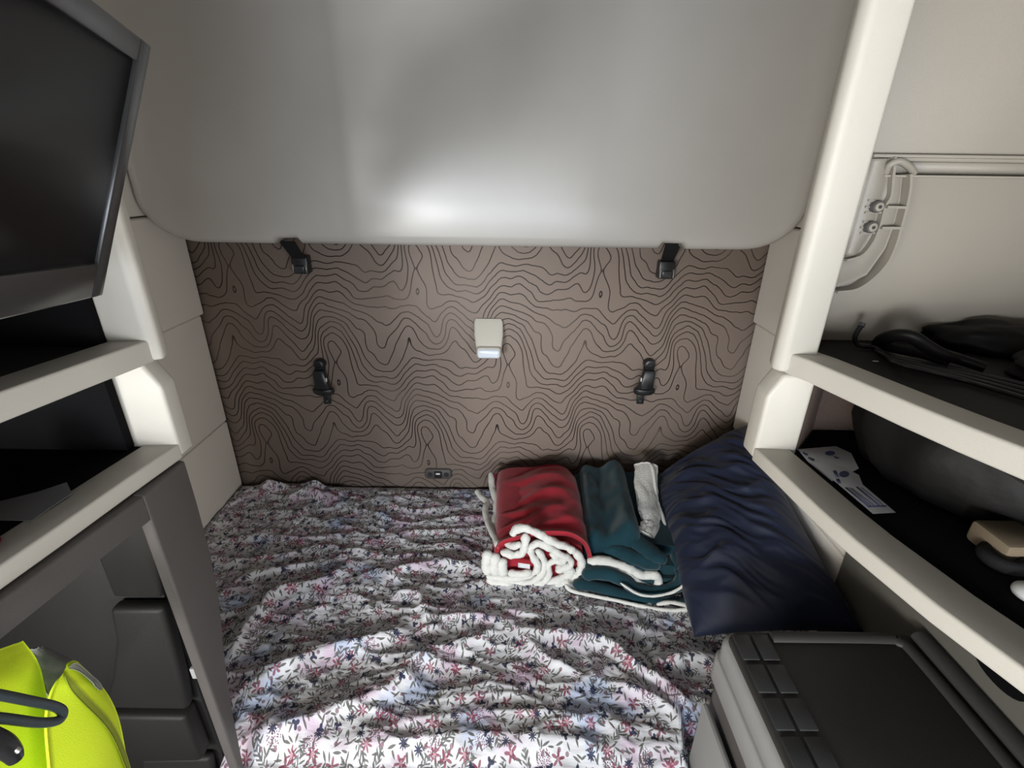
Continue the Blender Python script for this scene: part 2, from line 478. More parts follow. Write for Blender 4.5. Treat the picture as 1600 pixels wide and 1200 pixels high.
sh = grid('bed_sheet', sheet, NX, NY, 'floral', None, 0, uv=True)
tag(sh, 'rumpled white bed sheet with burgundy and navy flower print', 'bed sheet')

# ------------------------------------------------------------------ navy pillow
c_bl, c_br = Vector((.56, 1.64, .615)), Vector((.872, 1.585, .935))
c_fl, c_fr = Vector((.52, .97, .585)), Vector((.862, .845, .76))
def pillow_pt(u, v, sgn):
    U2, V2 = u*2-1, v*2-1
    # bow the outline inwards between the corners
    e = .035
    uu = .5+.5*U2*(1-e*(1-V2*V2)); vv = .5+.5*V2*(1-e*(1-U2*U2))
    p = lerp(lerp(c_fl, c_fr, uu), lerp(c_bl, c_br, uu), vv)
    n = (c_fr-c_fl).cross(c_bl-c_fl).normalized()
    if n.z < 0: n = -n
    k = max(0, (1-abs(U2)**2.4))*max(0, (1-abs(V2)**2.6))
    t = .125*k**.5 if sgn > 0 else -.045*k**.5
    wr = 0
    if sgn > 0:
        q = math.sqrt(k)
        a = vv*9+uu*2.6+1.0*fbm(uu*2, vv*2, 3., 2)
        wr = q*(.016*max(0, 1-2.6*abs(noise.noise(Vector((uu*1.5, a*1.1, .7)))))+.010*max(0, 1-2.6*abs(noise.noise(Vector((uu*2.2+4, a*2.1+uu*3, 2.7)))))+.006*fbm(uu*4, vv*14+uu*5, 2, 2))
        wr += q*.012*math.exp(-((vv-.28-.25*uu)/.06)**2)*sstep(.6, .1, uu)
    r = p+n*(t+wr)
    r.x = min(r.x, XR-.014); r.z = max(r.z, BZ+.012)
    r.y = min(r.y, YB-.02)
    return r
def pillow():
    nu, nv = 110, 150; v = []; f = []
    for s in (1, -1):
        for i in range(nu):
            for j in range(nv): v.append(pillow_pt(i/(nu-1), j/(nv-1), s))
    for s in (0, 1):
        o = s*nu*nv
        for i in range(nu-1):
            for j in range(nv-1): f.append((o+i*nv+j, o+(i+1)*nv+j, o+(i+1)*nv+j+1, o+i*nv+j+1))
    return raw('pillow', v, f, 'navy', None, angle=100)
tag(pillow(), 'plump navy blue pillow leaning in the right corner of the bunk', 'pillow')

# ------------------------------------------------------------------ red blanket
rb = thing('throw_blanket', 'folded red fleece blanket with white sherpa lining', 'blanket', group='folded blankets on the bunk')
RX0, RX1, RY0, RY1, RTOP = -.075, .245, 1.19, 1.64, .745
def red_outer(u, v):
    """over the top and right side of the folded roll; u across (left->right->under), v front->back"""
    ang = [(-.052, .60), (-.050, .67), (-.030, .715), (.03, .735), (.10, .755), (.18, .750), (.235, .71), (.262, .65), (.255, .595), (.22, .565), (.10, .566)]
    k = u*(len(ang)-1); i = min(len(ang)-2, int(k)); t = k-i
    P = lambda q: Vector((ang[max(0, min(len(ang)-1, q))][0], 0, ang[max(0, min(len(ang)-1, q))][1]))
    p0, p1, p2, p3 = P(i-1), P(i), P(i+1), P(i+2)
    p = .5*((2*p1)+(p2-p0)*t+(2*p0-5*p1+4*p2-p3)*t*t+(3*p1-p0-3*p2+p3)*t**3)
    y = lerp(RY0, RY1, v)
    top = sstep(.05, .25, u)*sstep(.85, .55, u)
    wr = .017*max(0, 1-2.2*abs(noise.noise(Vector((u*1.6, v*3.6+u*1.3, 4.)))))+.010*max(0, 1-2.4*abs(noise.noise(Vector((u*2+3, v*6-u*2, 2.)))))+.006*fbm(u*3, v*9, 1.1, 2)-.008
    dip = -.030*math.exp(-((v-.55)/.3)**2)*sstep(.55, .2, u)
    back = -.05*sstep(.80, 1., v)
    x = p.x+.02*v*top-.018*sstep(.5, 1, v)*(1-top)
    return (x-.01*v, y, max(BZ+.016, p.z+(wr+dip)*top+back*top))
grid('fleece', red_outer, 64, 56, 'red', rb, .014)
# filling: stacked inner layers, red
def slab(name, x0, x1, y0, y1, z0, z1, mat, parent, seed=0., amp=.006, rad=.5):
    def fn(u, v):
        a = 2*math.pi*u; n = 4.
        cx, cz = (x0+x1)/2, (z0+z1)/2
        ca, sa = math.cos(a), math.sin(a)
        x = cx+(x1-x0)/2*math.copysign(abs(ca)**rad, ca); z = cz+(z1-z0)/2*math.copysign(abs(sa)**rad, sa)
        y = lerp(y0, y1, v)
        z += amp*fbm(x*7+seed, y*7, seed, 2); x += amp*fbm(y*8+seed, z*8, seed+3, 2)
        return (x, y, max(BZ+.012, z))
    nu, nv = 40, 20
    V = [fn(i/nu, j/(nv-1)) for i in range(nu) for j in range(nv)]
    f = [(i*nv+j, ((i+1) % nu)*nv+j, ((i+1) % nu)*nv+j+1, i*nv+j+1) for i in range(nu) for j in range(nv-1)]
    f += [tuple(i*nv for i in range(nu)), tuple(i*nv+nv-1 for i in range(nu))]
    return raw(name, V, f, mat, parent, angle=50)
slab('inner_fold', -.055, .235, 1.205, 1.62, .57, .715, 'red', rb, 3.)
def fpx(cx, cy): return 740+cx/5.455, 720+cy/5.455     # points traced on the end of the roll
def front(pts, y): return [at(*fpx(a, b_), y=y) for a, b_ in pts]
FY = 1.185
def sherpa(pts, y, r=.0095, wob=.45): return tube('sherpa_edge', front(pts, y), r*1.28, 'sherpa', rb, 6, 10, wob=wob)
sherpa([(330,635),(350,600),(390,580),(470,580),(540,615),(680,690),(820,745),(900,815),(922,900),(880,980),(780,1030),(650,1075),(540,1100),(430,1075),(330,1050),(200,1030),(110,1010)], FY, .0105)
sherpa([(440,620),(440,700),(415,780),(340,805),(230,775)], FY-.004, .0105)
sherpa([(110,985),(300,1000),(450,985),(530,940),(545,880),(500,810),(485,745),(540,705),(620,725),(720,785),(800,830),(835,870),(800,905),(700,940)], FY-.002, .009)
sherpa([(535,755),(575,800),(605,870),(590,950),(530,1010),(430,1035),(250,1010)], FY+.002, .009)
sherpa([(780,880),(700,850),(640,885),(645,960),(600,1030),(480,1060)], FY-.001, .009)
sherpa([(700,905),(760,920),(830,935),(790,985),(690,1020),(620,1055)], FY+.004, .011)
sherpa([(650,790),(740,835),(790,860)], FY-.004, .009)
# sherpa facing turned out on the left of the roll's end
for P_, r_ in (([(125,770),(112,860),(122,965)], .0175), ([(190,795),(178,880),(190,972)], .0175), ([(255,835),(243,905),(258,975)], .0155), ([(290,955),(390,962),(500,948)], .0125)):
    tube('sherpa_fold', front(P_, 1.182), r_, 'sherpa', rb, 6, 12, wob=.3)
g = grid('care_label', lambda u, v: at(*fpx(lerp(378, 480, u), lerp(868, 908, v)+u*14), y=1.164-.006*v), 6, 4, 'paper', rb, .001)
# binding along the left long side
def lift(pl):
    return [at(*fpx(a, b_), y=y) for a, b_, y in pl]
tube('sherpa_edge', lift([(145,100,1.60),(160,230,1.53),(192,340,1.46),(195,440,1.40),(178,540,1.34),(230,630,1.28),(285,690,1.22),(340,725,1.19),(400,705,1.18)]), lambda t: .0125, 'sherpa', rb, 6, 10, wob=.25)
tube('sherpa_edge', lift([(25,250,1.56),(60,300,1.52),(120,360,1.47),(100,410,1.43),(115,500,1.37),(150,590,1.30),(200,690,1.22),(215,740,1.19)]), .011, 'sherpa', rb, 6, 10, wob=.25)

# ------------------------------------------------------------------ teal blanket
tb = thing('throw_blanket', 'folded teal fleece blanket with cream sherpa lining between pillow and red blanket', 'blanket', group='folded blankets on the bunk')
def tpx(cx, cy): return 880+cx/4.8, 710+cy/4.8
def T(cx, cy, y): return at(*tpx(cx, cy), y=y)
slab('fleece_layer', .215, .565, 1.16, 1.63, .563, .612, 'teal', tb, 1.3, .008, .35)
slab('fleece_layer', .235, .570, 1.175, 1.63, .612, .650, 'teal', tb, 4.7, .008, .35)
slab('fleece_layer', .25, .560, 1.22, 1.63, .650, .690, 'teal', tb, 7.7, .012, .4)
# soft top mass with creases
def teal_top(u, v):
    x = lerp(.240, .425, u)+.03*v; y = lerp(1.21, 1.65, v)
    e = min(1, min(u, 1-u)/.16); e = math.sqrt(max(0, 1-(1-e)**2)); ev = min(1, min(v*1.2, (1-v)*1.6)/.12); ev = math.sqrt(max(0, 1-(1-ev)**2))
    h = .655+.078*e*ev+.012*fbm(u*3, v*4, 6., 2)*e+.018*math.exp(-((u-.72)/.14)**2)*e-.02*math.exp(-((u-.38)/.16)**2)*e*ev
    return (x, y, h)
grid('fleece_fold', teal_top, 48, 56, 'teal', tb, .03)
# loose corner flap on the front
tube('fleece_flap', [T(470,590,1.26), T(540,640,1.24), T(640,720,1.20), T(730,775,1.17), T(780,795,1.16)], lambda t: .030*math.sin(math.pi*(.25+.62*t)), 'teal', tb, 8, 14, flat=.7, wob=.2)
tube('fleece_roll', [T(250,730,1.24), T(380,720,1.22), T(500,760,1.20), T(620,800,1.185), T(730,800,1.175)], .024, 'teal', tb, 8, 14, wob=.2)
# cream sherpa strip on top along the long fold
def strip(u, v):
    L = [(545,95,1.57),(538,240,1.47),(560,420,1.36),(600,520,1.31),(560,590,1.27)]
    Rr = [(690,100,1.57),(690,330,1.44),(705,470,1.36),(700,570,1.31),(695,690,1.24)]
    k = v*4; i = min(3, int(k)); t = k-i
    def q(P): return lerp(T(P[i][0], P[i][1], P[i][2]), T(P[i+1][0], P[i+1][1], P[i+1][2]), t)
    p = lerp(q(L), q(Rr), u); p.z += .012*math.sin(math.pi*u)+.004*fbm(u*4, v*8, 3.); return p
grid('sherpa_strip', strip, 16, 40, 'sherpa', tb, .014)
tube('sherpa_edge', [T(625,75,1.58), T(670,105,1.54), T(700,330,1.43), T(740,450,1.37), T(790,620,1.28), T(840,760,1.21), T(880,820,1.18)], .0065, 'sherpa', tb, 6, 8, wob=.3)
tube('fleece_roll', [T(630,110,1.56), T(645,240,1.48), T(690,400,1.39), T(725,560,1.31), T(750,680,1.25)], .008, 'teal', tb, 6, 8)
tube('fleece_roll', [T(725,150,1.60), T(765,380,1.45), T(810,580,1.32), T(860,780,1.21), T(895,900,1.16)], lambda t: .018+.008*t, 'teal', tb, 6, 12, wob=.3)
# front ends of the folds
tube('sherpa_roll', [T(180,800,1.19), T(300,800,1.185), T(430,830,1.18), T(520,870,1.175), T(600,905,1.17), T(690,905,1.165), T(715,950,1.162), T(680,1000,1.160), T(600,985,1.160), T(520,930,1.165), T(400,870,1.17), T(220,838,1.18)], lambda t: .016-.004*t, 'sherpa', tb, 6, 12, wob=.3)
tube('fleece_roll', [T(140,900,1.165), T(300,890,1.155), T(430,930,1.15), T(560,1010,1.145), T(700,1035,1.14), T(830,1000,1.14), T(890,930,1.145), T(880,870,1.16)], lambda t: .021, 'teal', tb, 6, 12, wob=.25)
tube('sherpa_edge', [T(430,965,1.117), T(560,1045,1.110), T(680,1062,1.107), T(800,1040,1.107), T(880,1000,1.110), T(925,955,1.117)], .0045, 'sherpa', tb, 6, 8, wob=.3)
tube('fleece_roll', [T(70,970,1.16), T(220,985,1.15), T(400,1035,1.14), T(600,1095,1.125), T(780,1120,1.12), T(920,1115,1.12), T(960,1080,1.13), T(930,1020,1.15)], lambda t: .018, 'teal', tb, 6, 12, wob=.25)
tube('sherpa_edge', [T(700,1125,1.087), T(800,1110,1.085), T(900,1125,1.082), T(945,1140,1.082)], .006, 'sherpa', tb, 6, 8, wob=.3)
tube('sherpa_edge', [T(15,975,1.147), T(60,1020,1.137), T(200,1055,1.127), T(400,1095,1.112), T(600,1140,1.097), T(760,1165,1.087), T(900,1165,1.082), T(960,1150,1.082)], .006, 'sherpa', tb, 6, 8, wob=.3)

# ------------------------------------------------------------------ upper bunk folded up against the back wall
ub = thing('upper_bunk', 'large pale grey folded upper bunk with rounded lower corners', 'bunk')
BY = 1.50
def bunk_outline():
    x0, x1, z0, z1, r = XL+.018, XR-.018, 1.566, 2.47, .135
    P = [(x1, z1), (x0, z1)]
    for k in range(11):
        a = math.pi+k/10*math.pi/2; P.append((x0+r*1.25+r*1.25*math.cos(a), z0+r+r*math.sin(a)))
    # two shallow strap notches in the bottom edge
    for nx in (at(447, 380, y=BY).x, at(1052, 388, y=BY).x):
        P += [(nx-.045, z0), (nx-.030, z0+.016), (nx+.030, z0+.016), (nx+.045, z0)]
    for k in range(11):
        a = -math.pi/2+k/10*math.pi/2; P.append((x1-r*1.25+r*1.25*math.cos(a), z0+r+r*math.sin(a)))
    return P
OUT = bunk_outline()
bm = bmesh.new()
def ring(off, y, cz=.0):
    cx, c_z = (XL+XR)/2, 2.02
    out = []
    n = len(OUT)
    for i, (x, z) in enumerate(OUT):
        a = Vector(OUT[i-1]); b_ = Vector(OUT[(i+1) % n]); d = (b_-a)
        if d.length < 1e-9: d = Vector((1, 0))
        nrm = Vector((-d.y, d.x)).normalized()     # inward for this winding
        out.append(bm.verts.new((x+nrm.x*off, y, z+nrm.y*off)))
    return out
rings = [ring(.030, 1.69), ring(0.0, 1.66), ring(0., BY+.03), ring(.004, BY+.012), ring(.014, BY+.002), ring(.03, BY)]
for a, b_ in zip(rings, rings[1:]):
    for i in range(len(a)):
        bm.faces.new((a[i], a[(i+1) % len(a)], b_[(i+1) % len(a)], b_[i]))
bm.faces.new(rings[0]); bm.faces.new(rings[-1])
finish(bm, 'underside_panel', 'bunk', ub, 50)

def strap(px0, px1, label, side):
    t = thing('retaining_strap', label, 'strap', group='upper bunk retaining straps')
    a = at(px0, 378, y=1.56); b_ = at(px1, 408, y=1.685)
    a.z = min(a.z, 1.590)
    d = Vector((.026, 0, 0))
    v = [a-d, a+d, b_+d*.85, b_-d*.85]; n = Vector((0, -.006, .004))
    raw('webbing', v+[p+n for p in v], [(0,1,2,3),(4,7,6,5),(0,4,5,1),(1,5,6,2),(2,6,7,3),(3,7,4,0)], 'cloth_black', t, .001, 1)
    c = b_
    z1 = 1.505
    box('latch_body', (c.x-.027, 1.668, 1.446), (c.x+.027, 1.708, z1), 'black', t, .004)
    box('latch_tab', (c.x-.016, 1.660, 1.452), (c.x+.016, 1.668, 1.474), 'bezel', t, .002)
    for s in (-1, 1): box('side_pin', (c.x+s*.022-.002, 1.664, 1.450), (c.x+s*.022+.002, 1.668, 1.480), 'metal', t, .001, 1)
strap(449, 470, 'black bunk strap hanging at the left end of the upper bunk', -1)
strap(1053, 1042, 'black bunk strap hanging at the right end of the upper bunk', 1)

# ------------------------------------------------------------------ seat belt style buckles on the back wall
def loft(name, rings, mat, parent, bevel=0.):
    n = len(rings[0]); v = [p for r in rings for p in r]; f = []
    for i in range(len(rings)-1):
        for j in range(n): f.append((i*n+j, i*n+(j+1) % n, (i+1)*n+(j+1) % n, (i+1)*n+j))
    f += [tuple(range(n)), tuple((len(rings)-1)*n+j for j in range(n))]
    return raw(name, v, f, mat, parent, angle=45)
def rrect(cx, y, cz, w_, h_, r, n=4, tilt=0., yt=0.):
    out = []
    for (sx, sz, a0) in ((1, 1, 0), (-1, 1, 90), (-1, -1, 180), (1, -1, 270)):
        for k in range(n+1):
            a = math.radians(a0+90*k/n)
            dx = sx*(w_/2-r)+r*math.cos(a); dz = sz*(h_/2-r)+r*math.sin(a)
            out.append(Vector((cx+dx+tilt*dz, y+yt*dz, cz+dz)))
    return out
def buckle(px, tilt, label):
    t = thing('belt_buckle', label, 'buckle', group='belt buckles on the back wall')
    c = at(px, 595, y=1.68)
    def X(dz): return c.x+tilt*dz
    zt = c.z+.052
    # round anchor boss
    P = []
    for (r, y) in ((.022, 1.709), (.022, 1.690), (.019, 1.682), (.012, 1.680), (.011, 1.684)):
        P.append([Vector((X(.058)+r*math.cos(a*math.pi/10), y, zt+.010+r*math.sin(a*math.pi/10)*.9)) for a in range(20)])
    loft('anchor', P, 'black', t)
    raw('webbing', [Vector((X(.05)-.019, 1.700, zt+.006)), Vector((X(.05)+.019, 1.700, zt+.006)), Vector((X(.02)+.020, 1.682, zt-.022)), Vector((X(.02)-.020, 1.682, zt-.022)),
        Vector((X(.05)-.019, 1.690, zt+.006)), Vector((X(.05)+.019, 1.690, zt+.006)), Vector((X(.02)+.020, 1.672, zt-.022)), Vector((X(.02)-.020, 1.672, zt-.022))],
        [(0,1,2,3),(4,7,6,5),(0,4,5,1),(1,5,6,2),(2,6,7,3),(3,7,4,0)], 'cloth_black', t, .002)
    zc = zt-.052
    R_ = []
    for dz, w_, d in ((.044, .036, .014), (.036, .046, .020), (.000, .052, .024), (-.026, .058, .024), (-.030, .060, .018)):
        R_.append([Vector((X(zc+dz-c.z)+p.x, 1.676+p.y, zc+dz)) for p in [Vector((math.copysign(abs(math.cos(a*math.pi/12))**.5, math.cos(a*math.pi/12))*w_/2, math.copysign(abs(math.sin(a*math.pi/12))**.5, math.sin(a*math.pi/12))*d/1.4)) for a in range(24)]])
    loft('buckle_body', R_, 'black', t)
    R_ = []
    for dz, w_, d in ((-.026, .066, .014), (-.030, .080, .020), (-.042, .082, .022), (-.050, .070, .018), (-.054, .050, .010)):
        R_.append([Vector((X(zc+dz-c.z)+math.cos(a*math.pi/12)*w_/2, 1.674+math.sin(a*math.pi/12)*d, zc+dz)) for a in range(24)])
    loft('collar', R_, 'black', t)
    tg = box('tongue', (X(-.12)-.013, 1.668, zc-.092), (X(-.12)+.013, 1.682, zc-.048), 'black', t, .002)
    box('tongue_slot', (X(-.12)-.006, 1.6665, zc-.086), (X(-.12)+.006, 1.668, zc-.074), 'bezel', tg, 0)
    box('label_tag', (X(0)+(-.0265 if tilt > 0 else .022), 1.662, zc+.004), (X(0)+(-.0225 if tilt > 0 else .0255), 1.668, zc+.018), 'white', t, 0)
buckle(503, -.10, 'black belt buckle hanging on the left part of the back wall')
buckle(1010, .13, 'black belt buckle hanging on the right part of the back wall')

# ------------------------------------------------------------------ reading lamp
lp = thing('reading_lamp', 'small cream wall lamp with white lens on the patterned back wall', 'lamp')
lt_, lb = at(763, 500, y=1.70), at(764, 549, y=1.655)
R_ = []
for k, (z, w_, d, y) in enumerate(((lt_.z+.004, .094, .010, 1.706), (lt_.z-.010, .104, .022, 1.700), (lt_.z-.05, .105, .045, 1.69), (lb.z+.024, .097, .066, 1.682), (lb.z+.004, .090, .070, 1.676), (lb.z-.012, .084, .066, 1.676))):
    R_.append([Vector((lt_.x+.001*k+math.copysign(abs(math.cos(a*math.pi/16))**.4, math.cos(a*math.pi/16))*w_/2, min(1.7095, y-math.copysign(abs(math.sin(a*math.pi/16))**.4, math.sin(a*math.pi/16))*d/2), z)) for a in range(32)])
loft('housing', R_, 'lamp', lp)
zc = lb.z
R_ = [rrect(lb.x, 1.656, zc, .090, .046, .014), rrect(lb.x, 1.640, zc, .088, .044, .014), rrect(lb.x, 1.634, zc, .080, .036, .010)]
lfr = loft('lens_frame', R_, 'lamp', lp)
R_ = [rrect(lb.x, 1.640, zc, .078, .034, .009), rrect(lb.x, 1.630, zc-.001, .076, .032, .009), rrect(lb.x, 1.626, zc-.001, .066, .024, .008)]
loft('lens', R_, 'lens', lfr)

# ------------------------------------------------------------------ outlet plate
op = thing('power_outlet', 'small dark outlet plate low on the back wall above the bed', 'outlet')
c = at(685, 740, y=1.705)
loft('plate', [rrect(c.x, 1.7098, c.z, .112, .048, .016), rrect(c.x, 1.702, c.z, .112, .048, .016), rrect(c.x, 1.698, c.z, .104, .040, .013)], 'closet', op)
sk = loft('socket', [rrect(c.x, 1.699, c.z, .032, .032, .004), rrect(c.x, 1.694, c.z, .030, .030, .004)], 'black', op)
box('indicator', (c.x-.009, 1.692, c.z+.002), (c.x+.009, 1.6945, c.z+.010), 'white', sk, .001, 1)
for s in (-1, 1):
    loft('button', [[Vector((c.x+s*.034+.010*math.cos(a*.5236), y, c.z+.010*math.sin(a*.5236))) for a in range(12)] for y in (1.699, 1.695)], 'bezel', op)

# ------------------------------------------------------------------ cabinets
def offset_path(P, d, s):
    out = []
    for i, p in enumerate(P):
        a = Vector(P[max(0, i-1)]); b_ = Vector(P[min(len(P)-1, i+1)]); t = (b_-a).normalized()
        n = Vector((-t.y, t.x))
        if n.x*s < 0: n = -n
        out.append(Vector(p)+n*d)
    return out
def sweep(name, P, prof, s, mat, parent, bevel=.004):
    """profile (d into cabinet, z) swept along a plan path"""
    cols = []
    offs = [offset_path(P, d, s) for d, _ in prof]
    v = []; f = []; n = len(prof)
    for i in range(len(P)):
        for j, (d, z) in enumerate(prof): v.append((offs[j][i].x, offs[j][i].y, z))
    for i in range(len(P)-1):
        for j in range(n): f.append((i*n+j, i*n+(j+1) % n, (i+1)*n+(j+1) % n, (i+1)*n+j))
    f += [tuple(range(n)), tuple((len(P)-1)*n+j for j in range(n))]
    return raw(name, v, f, mat, parent, bevel, 3)
YL = .745
LU = [(-.586, YL), (-.605, .65), (-.628, .53), (-.650, .40), (-.672, .25), (-.700, .02)]     # left upper lip, plan
LLo = [(-.588, YL), (-.600, .64), (-.612, .52), (-.624, .42), (-.645, .25), (-.67, .02)]     # left lower lip
LZ, LZ2 = 1.479, 1.294
def lip(z, h, deep=.062): return [(0, z), (0, z+h+.004), (deep, z+h+.002), (deep, z)]

tvc = thing('wall_cabinet', 'upper left beige cabinet niche holding the television', 'cabinet')
sweep('shelf_lip', LU, lip(LZ, .034), -1, 'beige', tvc)
prism('side_panel', [(-.574, YL+.004), (-.580, YL+.026), (-.62, YL+.040), (-1.12, YL+.040), (-1.12, YL), (-.588, YL-.006)], LZ+.002, CZ-.01, 'beige', tvc, 'z', .006, 3)
box('shelf_mat', (-1.10, .05, LZ), (-.645, YL-.002, LZ+.030), 'mat', tvc, .002)
box('back_liner', (-1.115, .05, LZ+.02), (-1.095, YL-.002, CZ-.02), 'liner', tvc, 0)
box('side_liner', (-1.094, YL-.022, LZ+.031), (-.650, YL-.006, CZ-.02), 'liner', tvc, .002)
prism('end_panel', [(-.705, -.01), (-.705, .02), (-1.12, .02), (-1.12, -.01)], LZ, CZ-.01, 'beige', tvc, 'z', .004)

lsc = thing('shelf_unit', 'lower left beige open shelf with black interior', 'shelf')
sweep('shelf_lip', LLo, lip(LZ2, .026), -1, 'beige', lsc)
prism('side_panel', [(-.588, LZ2+.004), (-.588, LZ-.045), (-.612, LZ-.002), (-1.12, LZ-.002), (-1.12, LZ2+.004)], YL-.004, YL+.035, 'beige', lsc, 'y', .007, 3)
box('shelf_mat', (-1.10, .05, LZ2+.002), (-.652, YL-.006, LZ2+.026), 'liner', lsc, .002)
box('back_liner', (-1.115, .05, LZ2+.02), (-1.095, YL-.006, LZ-.004), 'liner', lsc, 0)
box('side_liner', (-1.094, YL-.024, LZ2+.028), (-.662, YL-.0065, LZ-.004), 'liner', lsc, .002)

cl = thing('wardrobe', 'charcoal open wardrobe cabinet under the left shelf', 'wardrobe')
# rear post: face towards the aisle, outer edge curving forwards on its way down
edge = [(1.292, .742), (1.20, .742), (1.08, .738), (.98, .726), (.84, .692), (.70, .668), (.56, .652), (.30, .648), (.005, .648)]
prism('rear_post', [(y, z) for z, y in edge]+[(.634, .005), (.634, 1.292)], -.606, -.584, 'closet', cl, 'x', .005, 3)
sweep('top_rail', [(-.584, .636), (-.598, .54), (-.613, .42), (-.635, .25), (-.66, .03)], [(0, 1.244), (0, 1.291), (.045, 1.291), (.045, 1.244)], -1, 'closet', cl, .004)
prism('side_wall', [(-.664, .742), (-1.11, .742), (-1.11, .722), (-.664, .722)], .345, 1.29, 'closet', cl, 'z', .002)
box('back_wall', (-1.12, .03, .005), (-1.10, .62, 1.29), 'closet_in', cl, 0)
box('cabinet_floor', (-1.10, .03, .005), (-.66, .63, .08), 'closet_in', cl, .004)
# moulded inner wall with a wheel-well shaped step
def moulding(name, pts, y0, y1, parent, mat='closet_in'):
    P = [at(px, py, y=y0) for px, py in pts]
    return prism(name, [(p.x, p.z) for p in P], y0, y1, mat, parent, 'y', .012, 3)
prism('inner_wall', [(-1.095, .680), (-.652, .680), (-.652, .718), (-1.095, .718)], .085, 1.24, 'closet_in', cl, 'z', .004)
mo = [(225, 800), (262, 800), (262, 928), (182, 928), (160, 860)]
def mould(name, ptsY, depth):
    P = [at(px, py, y=.678) for px, py in ptsY]
    return prism(name, [(p.x, p.z) for p in P], .680-depth, .679, 'closet_in', cl, 'y', .010, 3)
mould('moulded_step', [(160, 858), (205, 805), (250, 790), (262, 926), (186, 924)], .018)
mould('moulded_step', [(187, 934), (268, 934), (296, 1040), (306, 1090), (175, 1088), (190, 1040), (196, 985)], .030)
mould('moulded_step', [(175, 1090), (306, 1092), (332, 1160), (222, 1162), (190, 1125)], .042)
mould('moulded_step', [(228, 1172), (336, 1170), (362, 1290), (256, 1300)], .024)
for (px, py) in ((246, 846), (308, 1050)):
    c = at(px, py, x=-.612)
    box('latch_clip', (-.622, c.y-.005, c.z-.014), (-.604, c.y+.005, c.z+.014), 'fridge_side', cl, .002)

# things on the lower left shelf
pz = LZ2+.027
pa = [at(0, 785, z=pz+.001), at(60, 770, z=pz+.003), at(105, 755, z=pz+.008), at(113, 772, z=pz+.004), at(50, 815, z=pz+.001), at(0, 814, z=pz+.001)]
def leaf(name, pts, mat, label, cat, th=.0012):
    v = [p for p in pts]+[p-Vector((0, 0, th)) for p in pts]; n = len(pts)
    return tag(raw(name, v, [tuple(range(n)), tuple(range(n, 2*n))]+[(i, (i+1) % n, n+(i+1) % n, n+i) for i in range(n)], mat, None), label, cat)
leaf('paper_sheet', [p+Vector((0, 0, .002)) for p in pa], 'greypaper', 'loose grey paper sheet on the lower left shelf', 'paper')
def lump(name, c, sx, sy, sz, mat, label, cat, seed=0., amp=.12, rot=0.):
    nu, nv = 36, 18; v = []; f = []
    for i in range(nv):
        th = math.pi*i/(nv-1)
        for j in range(nu):
            a = 2*math.pi*j/nu
            d = Vector((math.sin(th)*math.cos(a), math.sin(th)*math.sin(a), math.cos(th)))
            k = 1+amp*fbm(d.x*1.6+seed, d.y*1.6, d.z*1.6+seed, 3)
            x, y = d.x*sx*k, d.y*sy*k
            v.append((c[0]+x*math.cos(rot)-y*math.sin(rot), c[1]+x*math.sin(rot)+y*math.cos(rot), max(c[2]+.0005, c[2]+sz*.6+d.z*sz*k)))
    for i in range(nv-1):
        for j in range(nu): f.append((i*nu+j, i*nu+(j+1) % nu, (i+1)*nu+(j+1) % nu, (i+1)*nu+j))
    return tag(raw(name, v, f, mat, None, angle=180), label, cat)
c = at(5, 828, z=pz+.01)
lump('folded_cloth', (c.x-.035, c.y-.045, pz), .055, .050, .014, 'redcloth', 'dark red cloth at the edge of the lower left shelf', 'cloth', 2.)
lump('cap', (c.x-.10, c.y-.005, pz), .040, .045, .045, 'cloth_black', 'black cap behind the red cloth on the left shelf', 'cap', 5.)

# ------------------------------------------------------------------ television
tv = thing('television', 'black flat television tilted out of the upper left cabinet', 'television')
dd = ray(599, 357).normalized()
TR = at(229, 69, y=.69)
rb_ = ray(153, 460)
tt = (TR-CAM).dot(dd)/rb_.dot(dd)
BR = CAM+rb_*tt
upv = (TR-BR); Ht = upv.length; upv.normalize()
nrm = upv.cross(dd).normalized()
if nrm.x < 0: nrm = -nrm
Wt = .56
def tvp(s, h, d=0.): return BR-dd*s+upv*h+nrm*d      # s away from the far edge, h up, d out
def tvbox(name, s0, s1, h0, h1, d0, d1, mat, bevel=.003):
    v = [tvp(s, h, d) for d in (d0, d1) for (s, h) in ((s0, h0), (s1, h0), (s1, h1), (s0, h1))]
    return raw(name, v, [(0,3,2,1),(4,5,6,7),(0,1,5,4),(1,2,6,5),(2,3,7,6),(3,0,4,7)], mat, tv, bevel)
tvbox('back_shell', .012, Wt-.012, .012, Ht-.012, -.045, -.010, 'black', .006)
bz = .026
tvbox('bezel_side', 0, bz, 0, Ht, -.012, .006, 'bezel')
tvbox('bezel_side', Wt-bz, Wt, 0, Ht, -.012, .006, 'bezel')
tvbox('bezel_top', bz, Wt-bz, Ht-bz, Ht, -.012, .006, 'bezel')
tvbox('bezel_bottom', bz, Wt-bz, 0, .046, -.012, .006, 'bezel')
tvbox('screen', bz, Wt-bz, .046, Ht-bz, -.010, .001, 'screen', 0)
# arm back to the cabinet's liner
a = tvp(.26, Ht*.5, -.04)
tube('mount_arm', [a, Vector((-.80, a.y+.05, a.z-.02)), Vector((-1.09, a.y+.08, a.z-.03))], .022, 'black', tv, 4, 10)

